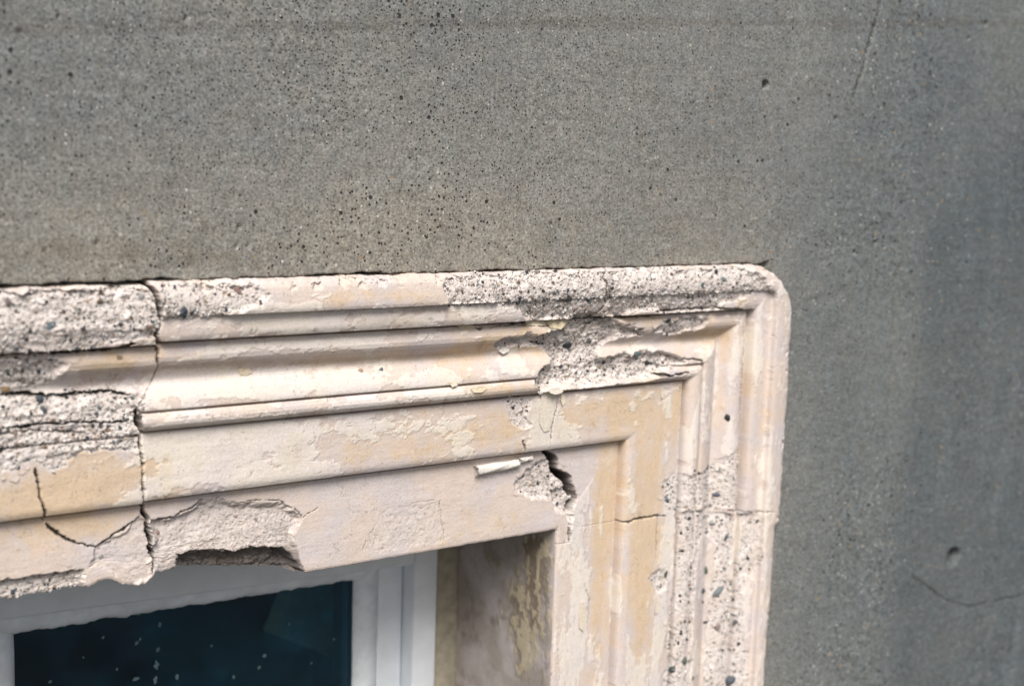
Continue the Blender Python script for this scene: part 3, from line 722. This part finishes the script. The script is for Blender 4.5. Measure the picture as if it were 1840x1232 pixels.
# ------------------------------------------------------------------ flakes of paint that stand off the stone
def flake(px, py, outline_mm, colr, lift=.0012, curl=0.0, axis=0.0, thick=.0005, name='paint_flake', tilt=(0, 0)):
    """outline_mm: polygon (x, z) in mm around the point; curl bends the sheet off the wall along its axis"""
    p, sid = surf(px, py)
    L = np.array(outline_mm, float) * 1e-3
    bm = bmesh.new()
    ring = [bm.verts.new((x, 0, z)) for x, z in L]
    f = bm.faces.new(ring)
    bmesh.ops.triangulate(bm, faces=[f])
    bmesh.ops.subdivide_edges(bm, edges=bm.edges[:], cuts=3, use_grid_fill=True)
    R_ = random.Random(int(px + 7 * py))
    ca, sa = math.cos(axis), math.sin(axis)
    zs = [-v.co.x * sa + v.co.z * ca for v in bm.verts]; z0, z1 = min(zs), max(zs)
    for v in bm.verts:
        t_ = (-v.co.x * sa + v.co.z * ca)
        off = curl * ((t_ - z1) / max(z1 - z0, 1e-6)) ** 2 * 1e-3 + tilt[0] * v.co.x + tilt[1] * v.co.z
        v.co.y = -off - R_.uniform(0, .00015)
    r = bmesh.ops.extrude_face_region(bm, geom=bm.faces[:])
    for v in r['geom']:
        if isinstance(v, bmesh.types.BMVert): v.co.y -= thick
    bmesh.ops.recalc_face_normals(bm, faces=bm.faces[:])
    me = bpy.data.meshes.new(name); bm.to_mesh(me); bm.free()
    a = me.attributes.new('Col', 'FLOAT_COLOR', 'POINT')
    a.data.foreach_set('color', np.tile(np.array([*colr, 1], np.float32), len(me.vertices)))
    o = link(name, me, M['flake'], stones[sid])
    o.location = (p[0], p[1] - lift, p[2]); return o
CRM = (.72, .64, .52); WHT = (.78, .74, .69)
flake(983, 738, [(-6, 17), (5, 18), (10, 12), (8, 4), (8, -6), (5, -14), (3, -19), (-3, -20), (-8, -12), (-6, -4), (-9, 4)], (.72, .655, .56), .0002, .5, .3, .0003)
flake(998, 702, [(-9, 1), (-3, 3), (4, 2.5), (9, -1), (5, -2.5), (-1, -3), (-6, -1.5)], (.72, .66, .58), .0005, 1.2, 0, .0003)
flake(905, 628, [(-6, 0), (-1, 3), (6, 2), (5, -1), (-2, -3)], WHT, .0008, 2.0, 0)
flake(1003, 580, [(-14, 3), (4, 4), (12, 7), (9, 0), (2, -5), (-10, -3)], (.70, .60, .42), .0008, 1.5, .1)
flake(965, 578, [(-14, 2), (0, 3), (12, 1), (8, -3), (-12, -2)], (.70, .62, .48), .0005, 1.2, 0)
flake(840, 588, [(-10, 2), (2, 3), (9, 0), (3, -3), (-7, -2)], (.68, .58, .42), .0003, 1.0, 0)
flake(1010, 715, [(-2, 4), (2, 3), (3, -4), (0, -8), (-2, -3)], CRM, .0004, 1.6, 0)
flake(440, 668, [(-5, 3), (3, 4), (6, -1), (1, -3), (-4, -2)], (.66, .56, .42), .0003, 1.2, 0)
flake(215, 640, [(-2, 1.5), (2, 1), (2, -1.2), (-2, -1)], (.30, .22, .15), .0002, .3, 0)
flake(860, 698, [(-9, 1.5), (4, 2.5), (9, 0), (2, -2.5), (-6, -2)], (.70, .60, .44), .0004, 1.4, 0)
flake(815, 690, [(-4, 2), (3, 1.5), (4, -1.5), (-2, -2.4)], CRM, .0004, 1.4, 0)
flake(1190, 705, [(-2, 5), (2, 4), (2, -5), (-1, -6)], CRM, .0003, .8, 0)
flake(1047, 1105, [(-3, 14), (3, 12), (4, -4), (2, -16), (-3, -12), (-4, 2)], CRM, .0003, 1.0, 0)
flake(1180, 1085, [(-2, 8), (2, 6), (2.5, -8), (-1.5, -10)], CRM, .0003, .8, 0)

cand = np.where((lip > -.0045) & (lip < -.0012) & (X > -.33) & (X < .44) & ((s > .118) & (s < .166) | (s > .176) & (s < .235) | (s > .05) & (s < .062)) & (Z > -.40) & (inner < .05) & (E < .2))[0]
for j in rng.choice(cand, 26, replace=False):
    pr = V[j] - CAM; zf = pr @ AX_F; R_ = random.Random(int(j)); n_ = R_.randint(5, 7); r_ = R_.uniform(1.2, 2.8)
    ol = [(r_ * R_.uniform(.6, 1.3) * math.cos(6.283 * q_ / n_) * 1.4, r_ * R_.uniform(.6, 1.3) * math.sin(6.283 * q_ / n_)) for q_ in range(n_)]
    flake(CX + F_PX * (pr @ AX_R) / zf, CY - F_PX * (pr @ AX_U) / zf, ol, tuple(np.clip(col[j] * R_.uniform(.92, 1.04), 0, .75)), .0001, R_.uniform(.3, 1.0), R_.uniform(-.6, .6), .00022)

def paint_curl(pa, pb, r0, colr, turn=4.6, out=.003):
    """a strip of paint rolled up into a little tube lying along the ledge"""
    A, sid = surf(*pa); B, _ = surf(*pb)
    A = A + np.array([0, -out, 0]); B = B + np.array([0, -out, 0])
    d = B - A; L = np.linalg.norm(d); d /= L
    up = np.array([0, 0, 1.0]) - d * d[2]; up /= np.linalg.norm(up); ot = np.cross(d, up)
    n, m = 26, 18
    Vv, cc = [], []
    for lay in (0, 1):
        for i in range(n + 1):
            t = i / n
            for j in range(m + 1):
                th = -1.2 + turn * j / m + .25 * math.sin(t * 5)
                rr_ = (r0 * (1 - .18 * t) * (1 - .22 * j / m) + .0003 * math.sin(9 * t + j)) - (.0005 if lay else 0)
                rag = .0016 * math.sin(j * 2.1 + (3 if i == 0 else 0)) if i in (0, n) else 0
                Vv.append(A + d * (L * t + rag) + (up * math.cos(th) + ot * math.sin(th)) * rr_)
                cc.append(colr)
    Vv = np.array(Vv); w = m + 1; K = (n + 1) * w; Qs = []
    for i in range(n):
        for j in range(m):
            a = i * w + j
            Qs.append((a, a + 1, a + w + 1, a + w)); Qs.append((K + a, K + a + w, K + a + w + 1, K + a + 1))
    for i in range(n):
        for j in (0, m):
            a = i * w + j; Qs.append((a, a + w, K + a + w, K + a))
    for j in range(m):
        for i in (0, n):
            a = i * w + j; Qs.append((a, a + 1, K + a + 1, K + a))
    o = link('paint_curl', mesh_np('paint_curl', Vv, np.array(Qs), np.array(cc)), M['flake'], stones[sid])
    o['label'] = 'rolled curl of white paint hanging under the ledge'
paint_curl((852, 844), (929, 831), .0052, WHT)
paint_curl((931, 827), (954, 821), .0026, WHT, 5.6)

# ------------------------------------------------------------------ reveal of the opening (inner side of the jamb)
ry = np.arange(.0262, .1905, .0016); rz = np.r_[ZO + .001 - rows(0, .28, .0016), ZO - .3 - rows(0, .7, .03)]
RY, RZ = np.meshgrid(ry, rz)
def reveal_mark(items):
    m = np.zeros(RY.shape)
    for px, py, ey, ez, amp in items:
        d = ray(px, py); t = (XO - CAM[0]) / d[0]; p = CAM + d * t
        m += amp * np.exp(-(((RY - p[1]) / ey) ** 2 + ((RZ - p[2]) / ez) ** 2))
    return m
n5 = fbm(RY, RZ, .05, 5, 71); n6 = fbm(RY * 2, RZ, .018, 5, 73, .6)
rc = mix(np.broadcast_to(np.array([.38, .34, .31]), RY.shape + (3,)), (.50, .455, .45), sstep(-.3, .4, n5))
st_ = reveal_mark([(960, 1080, .018, .06, 1.0), (970, 1000, .016, .04, .7), (925, 1070, .012, .03, .8), (905, 1110, .010, .02, .6), (935, 1160, .014, .04, .7), (890, 1015, .02, .015, .5), (950, 980, .012, .01, .8), (985, 1100, .006, .12, .4)])
sm = sstep(.25, .75, st_ * .8 + n6 * .55)
rc = mix(rc, (.19, .150, .100), sm * .85)
rc = mix(rc, (.20, .165, .12), sstep(.05, .6, fbm(RY, RZ, .03, 5, 79, .62)) * .6)
pk = sstep(.08, .16, n6 + reveal_mark([(945, 1140, .012, .03, .35), (955, 1180, .01, .03, .3)])) * sstep(.2, .5, st_)
rc = mix(rc, (.56, .49, .36), pk * .7)
rc *= (1 + .06 * fbm(RY, RZ, .006, 3, 77))[..., None]
RX = XO - .0008 + fbm(RY, RZ, .04, 3, 78) * .0006 - sm * .0004 - pk * .0004 - sstep(.03, .0262, RY) * -.0008
RV = np.stack([RX, RY, RZ], -1).reshape(-1, 3)
ri = np.arange(RY.size).reshape(RY.shape)
RQ = np.stack([ri[1:, :-1], ri[:-1, :-1], ri[:-1, 1:], ri[1:, 1:]], -1).reshape(-1, 4)
rv = link('reveal', mesh_np('reveal', RV, RQ, rc.reshape(-1, 3), np.zeros(RY.size)), M['stone'], stones[3])
rv['label'] = 'stained inner side of the jamb'

# ------------------------------------------------------------------ concrete wall
GAP = .0014
zw = np.r_[rows(-1.45, -.62, .06), rows(-.62, -.5, .006), rows(-.5, ZT - .0005, .0018), ZT + GAP + rows(0, .34, .0018), ZT + .36 + np.array([0, .02, .06, .12, .25, .5, .9, 1.5])]
xw = np.r_[-2.5, -1.8, -1.2, -.9, rows(-.8, -.36, .02), rows(-.36, XR + .0003, .0013), XR + GAP * .6 + rows(0, .55, .0022), XR + .57 + np.array([0, .01, .02, .04, .08, .16, .3, .6, 1.2, 2.0])]
zw = thin(np.unique(zw), .0004); xw = thin(np.unique(xw), .0004)
WX, WZ = np.meshgrid(xw, zw)
def wall_pt(px, py):
    P = at(np.array([px], float), np.array([py], float), 0.0)[0]; return P[0], P[2]
def wline(L): return np.array([wall_pt(*p) for p in L])
wh = fbm(WX, WZ, .25, 4, 81) * .0016 + fbm(WX, WZ, .03, 4, 83) * .00030 + fbm(WX * .25, WZ * 2.5, .02, 4, 84) * .00022
def wcrack(L, half, dep, seed):
    global wh
    P = wline(L); j = fbm(WX, WZ, .02, 3, seed) * .0016
    d, t = line_dist(WX + j, WZ - j, P, .02)
    w = half * 1e-3 * (1 + .4 * fbm(WX, WZ, .03, 3, seed + 3))
    wh = wh - dep * 1e-3 * (1 - sstep(w * .5, w * 1.3, d))
    return 1 - sstep(w * .5, w * 1.5, d)
ck = wcrack([(1590, -60), (1578, 20), (1562, 80), (1545, 140), (1534, 175)], 1.3, 5, 301)
ck = np.maximum(ck, wcrack([(1640, 1035), (1665, 1052), (1700, 1078), (1742, 1090), (1790, 1080), (1845, 1068), (1900, 1075)], 1.0, 1.8, 302))
def whole(px, py, r, dep, sq=1.0):
    global wh
    x0, z0 = wall_pt(px, py)
    d = np.hypot(WX - x0, (WZ - z0) * sq) * (1 + .12 * fbm(WX, WZ, .012, 2, int(px)))
    wh = wh - dep * (1 - sstep(r * .62, r * 1.02, d)); return d
whole(1713, 1000, .0125, .020); whole(1376, 153, .0052, .012); whole(1572, 436, .0035, .005); whole(1502, 213, .003, .004); whole(1772, 42, .0032, .005); whole(1740, 70, .002, .003)
for px, py, r in [(430, 407, 2.2), (445, 441, 1.8), (425, 440, 1.5), (175, 436, 1.8), (80, 450, 1.8), (990, 402, 1.7), (1230, 885, 2.2), (105, 30, 1.6), (335, 33, 1.8), (35, 57, 1.8), (1590, 885, 1.6), (1460, 1100, 1.5)]:
    whole(px, py, r * 1e-3, .003)
# concrete colours, light falloff painted in at centre and right; warmer, paler band low over the lintel; a bluer panel to the right; rusty runs
wone = np.ones(WX.shape + (1,))
big = fbm(WX, WZ, .28, 4, 181); med = fbm(WX, WZ * 1.4, .05, 5, 183, .6); vert = fbm(WX * 2.2, WZ * .35, .11, 4, 184)
wc = wone * np.array([.192, .200, .196])
wc = mix(wc, (.232, .228, .212), sstep(.34, .05, WZ + .10 * big) * sstep(.55, .20, WX) * sstep(-.42, -.02, WX + .1 * big))  # paler centre: light falloff put into the colour
low = sstep(.17, .06, WZ + .05 * fbm(WX * .5, WZ, .2, 3, 85)) * sstep(.52, .34, WX)
wc = mix(wc, (.268, .252, .220), low * .75)
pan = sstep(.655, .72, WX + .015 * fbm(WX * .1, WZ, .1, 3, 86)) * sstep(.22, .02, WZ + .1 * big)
wc = mix(wc, (.140, .158, .164), sstep(.40, .62, WX) * .75)  # darker right side, falloff painted in
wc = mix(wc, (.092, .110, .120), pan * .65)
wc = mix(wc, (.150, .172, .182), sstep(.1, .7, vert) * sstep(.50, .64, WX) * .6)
wc *= (1 + .14 * big + .11 * med)[..., None]
wc *= 1 + .045 * big[..., None] * np.array([1.0, .1, -1.0]) + .035 * fbm(WX, WZ, .02, 3, 185)[..., None] * np.array([-1, 0, 1.0])
blot = sstep(.2, .7, fbm(WX, WZ, .035, 5, 189, .65))
wc = mix(wc, (.14, .135, .12), blot * .30)
wc *= np.array([1.045, 1.035, 1.02])
pale = sstep(.25, .8, fbm(WX * .5, WZ * 1.6, .03, 5, 190, .65))
wc = mix(wc, (.30, .295, .28), pale * .22)
ru = sstep(.35, .75, fbm(WX * .35, WZ * 2.2, .06, 4, 87)) * .30
wc = mix(wc, (.18, .155, .12), ru * (sstep(.26, .30, WZ) * .9 + .25))
damp = sstep(.1, .7, fbm(WX, WZ * 1.8, .05, 4, 88)) * sstep(.11, .05, WZ) * sstep(.0, -.25, WX)
wc = mix(wc, (.125, .105, .080), damp * .65)
dn, dt = line_dist(WX, WZ, wline([(-100, 58), (400, 46), (900, 42), (1400, 42), (1840, 42)]), .02)
wc = mix(wc, (.12, .105, .09), sstep(.007, 0, dn + .005 * fbm(WX, WZ, .05, 3, 89)) * .30)
wc = mix(wc, (.06, .06, .06), ck * .65)
pitd = np.clip(.60 + .60 * fbm(WX, WZ, .10, 5, 187), .12, 1.2) * (1 - .45 * sstep(.3, .6, WX)) * (1 + .35 * sstep(.25, -.1, WX) * sstep(.08, .2, WZ)) * (1 - .35 * low * sstep(.12, .06, WZ))
# the edge over the lintel is ragged
edge = np.where((WZ >= ZT) & (WX < XR), sstep(ZT + .02, ZT + GAP, WZ), 0)
WZs = WZ + edge * (fbm(WX, WX * 0, .045, 6, 92, .66) * .0034 - .0010 + .0016 * sstep(.3, .6, fbm(WX, WX * 0 + 5, .06, 3, 94)))
wV = np.stack([WX, -wh, WZs], -1).reshape(-1, 3)
wi = np.arange(WX.size).reshape(WX.shape)
WQ = np.stack([wi[:-1, :-1], wi[:-1, 1:], wi[1:, 1:], wi[1:, :-1]], -1)
xc, zc2 = (xw[1:] + xw[:-1]) / 2, (zw[1:] + zw[:-1]) / 2
XC, ZC = np.meshgrid(xc, zc2)
hole = (XC < XR + GAP * .3) & (ZC < ZT + GAP * .5) & (XC > -.92)
# fill of the corner outside the rounded stone, except a square pocket left open at its top
a_, b_ = ZT - ZC, np.interp(XR - XC, np.r_[-1, S_J], np.r_[-1, S_L])
fill = hole & (a_ < CR) & (b_ < CR) & (np.hypot(CR - a_, CR - b_) > CR + .001)
nx0, nz0 = wall_pt(1378, 506)
pocket = (XC < nx0 + .002) & (ZC > nz0 + .002)
hole &= ~(fill & ~pocket)
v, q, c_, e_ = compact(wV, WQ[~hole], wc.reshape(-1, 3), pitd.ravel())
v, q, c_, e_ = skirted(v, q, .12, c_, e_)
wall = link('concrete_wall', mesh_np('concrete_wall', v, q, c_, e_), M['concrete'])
tag(wall, 'pitted grey concrete wall around the stone window surround', 'wall', None, 'thing')
mb = box_obj('mortar_bed', (-.9, XR + .004, .019, .024, ZT - .03, ZT + .012), M['mortar'], wall)

# ------------------------------------------------------------------ window in the opening
win = tag(empty('casement_window', (0, .2, ZO)), 'white painted casement window with dark glass under the broken lintel', 'window', None, 'thing')
win.location = (0, 0, 0)
ZB = -1.15
def swept(name, path, section, mat, parent, wav=None):
    """section: list of (across, Y); path fn t -> (point, across vector)"""
    n = len(path); m = len(section); Vv = []
    for i, (p, ac) in enumerate(path):
        for j, (u, y) in enumerate(section):
            du = wav(i, j) if wav else 0
            Vv.append((p[0] + ac[0] * (u + du), y, p[1] + ac[1] * (u + du)))
    Qs = [(i * m + j, i * m + (j + 1) % m, (i + 1) * m + (j + 1) % m, (i + 1) * m + j) for i in range(n - 1) for j in range(m)]
    me = mesh_np(name, Vv, np.array(Qs)); bm = bmesh.new(); bm.from_mesh(me)
    bmesh.ops.recalc_face_normals(bm, faces=bm.faces[:]); bm.to_mesh(me); bm.free()
    return link(name, me, mat, parent)
def rsec(u0, u1, yf, yb, r):
    """rectangular member with softened front edges, across u0..u1, front at yf"""
    a = [(u0, yb), (u0, yf + r)] + [(u0 + r * (1 - math.cos(t)), yf + r * (1 - math.sin(t))) for t in (.5, 1.0)] + [(u0 + r, yf), (u1 - r, yf)]
    a += [(u1 - r * (1 - math.cos(t)), yf + r * (1 - math.sin(t))) for t in (1.0, .5)] + [(u1, yf + r), (u1, yb)]
    return a
def vpath(x, z0, z1, n=60): return [((x, z0 + (z1 - z0) * i / n), (1, 0)) for i in range(n + 1)]
def hpath(x0, z0, x1, z1, n=120): return [((x0 + (x1 - x0) * i / n, z0 + (z1 - z0) * i / n), (0, 1)) for i in range(n + 1)]
swept('mastic_bead', vpath(0, ZO + .02, ZB), rsec(.168, XO + .002, .186, .205, .006), M['bead'], win)
swept('frame_jamb', vpath(0, ZO + .02, ZB), rsec(.142, .1705, .178, .26, .003), M['white'], win)
swept('sash_stile', vpath(0, -.24, ZB), rsec(.1115, .1415, .199, .235, .003), M['white'], win)
swept('sash_stile', vpath(0, -.24, ZB), rsec(-.34, -.268, .199, .235, .003), M['white'], win)
# head of the frame and top rail; they sag a little to the right
zl = lambda x, a, b: a + (b - a) * (x + .26) / .36
swept('frame_head', hpath(-.92, zl(-.92, -.252, -.266), .1415, zl(.1415, -.252, -.266)), rsec(0, .09, .178, .26, .005), M['white'], win)
nz = lambda i, sd_, f_: float(fbm(np.array([i * .0094]), np.array([.3]), f_, 4, sd_)[0])
W1 = [nz(i, 401, .05) * .0025 + nz(i, 402, .016) * .0012 for i in range(121)]
swept('sash_rail', hpath(-.34, zl(-.34, -.2745, -.2815), .1115, zl(.1115, -.2745, -.2815)), [(0, .235), (0, .214), (0, .206), (.003, .202), (.009, .199), (.04, .199), (.04, .235)], M['putty'], win,
      lambda i, j: W1[i] if j in (0, 1, 2, 3) else 0)
swept('sash_rail', hpath(-.92, -.268, -.3402, -.2730), [(0, .235), (0, .214), (0, .206), (.003, .202), (.009, .199), (.04, .199), (.04, .235)], M['putty'], win, lambda i, j: W1[i] if j in (0, 1, 2, 3) else 0)
W2 = [nz(i, 403, .06) * .0012 for i in range(61)]
swept('putty_bead', vpath(0, -.262, ZB), [(.089, .212), (.089, .2085), (.097, .203), (.1112, .1985), (.1112, .212)], M['putty'], win, lambda i, j: W2[i] if j < 2 else 0)
swept('putty_bead', vpath(0, -.262, ZB), [(-.2480, .212), (-.2480, .2085), (-.254, .203), (-.2685, .1985), (-.2685, .212)], M['putty'], win, lambda i, j: -W2[i] if j < 2 else 0)
pane = box_obj('pane', (-.262, .098, .2122, .2160, ZB, -.262), M['glass'], win)
box_obj('pane', (-.90, -.335, .2122, .2160, ZB, -.262), M['glass'], win)
box_obj('inner_stop', (.080, .1115, .2165, .2349, ZB, -.2649), M['stop'], win)
# dim room behind
bm = bmesh.new()
box_bm(bm, -1.6, 1.2, .262, 2.4, -1.5, .3)
bmesh.ops.reverse_faces(bm, faces=bm.faces[:])
for f in [f for f in bm.faces if f.normal.y > .5]: bm.faces.remove(f)
me = bpy.data.meshes.new('room'); bm.to_mesh(me); bm.free()
ro = link('room', me, M['room']); tag(ro, 'dark room behind the window glass', None, None, 'structure')
bd = box_obj('leaning_board', (-.02, .26, -.008, .008, -.45, .09), M['board'], None, .002)
bd.location = (.15, .40, -.41); bd.rotation_euler = (.15, -1.05, .25)
tag(bd, 'dim olive board leaning in the room behind the glass', 'board')
# pale specks added on the pane to imitate blurred reflections
for px, py, r, asp in [(251, 1098, 2.2, 1.6), (246, 1154, 2.0, 1.0), (252, 1147, 1.2, 1.3), (287, 1122, 1.5, 1.8), (284, 1166, 1.8, 1.2), (281, 1194, 2.4, 1.8), (245, 1218, 3.2, .6), (279, 1222, 1.9, 1.9), (90, 1224, 1.6, .8), (210, 1202, 1.2, 1.0), (475, 1178, 2.2, .9),
                       (466, 1198, 1.8, 1.0), (318, 1216, 1.7, 1.7), (520, 1120, 1.6, .6), (600, 1148, 1.2, 1.2), (185, 1145, 1.5, .8), (380, 1160, 1.0, 1.2), (150, 1180, .9, 1.0), (420, 1215, 1.4, 1.3), (560, 1190, 1.1, .9)]:
    p = at(np.array(px), np.array(py), .2119)
    bm = bmesh.new(); bmesh.ops.create_icosphere(bm, subdivisions=2, radius=1.0)
    for v in bm.verts:
        k_ = 1 + .35 * math.sin(3 * v.co.x + 5 * v.co.z + px) + .2 * math.sin(7 * v.co.z + py)
        v.co = Vector((v.co.x * r * k_ * 1e-3, v.co.y * .0003, v.co.z * r * k_ * asp * 1e-3))
    me = bpy.data.meshes.new('reflection_speck'); bm.to_mesh(me); bm.free()
    o = link('reflection_speck', me, M['speck'], pane); o.location = p
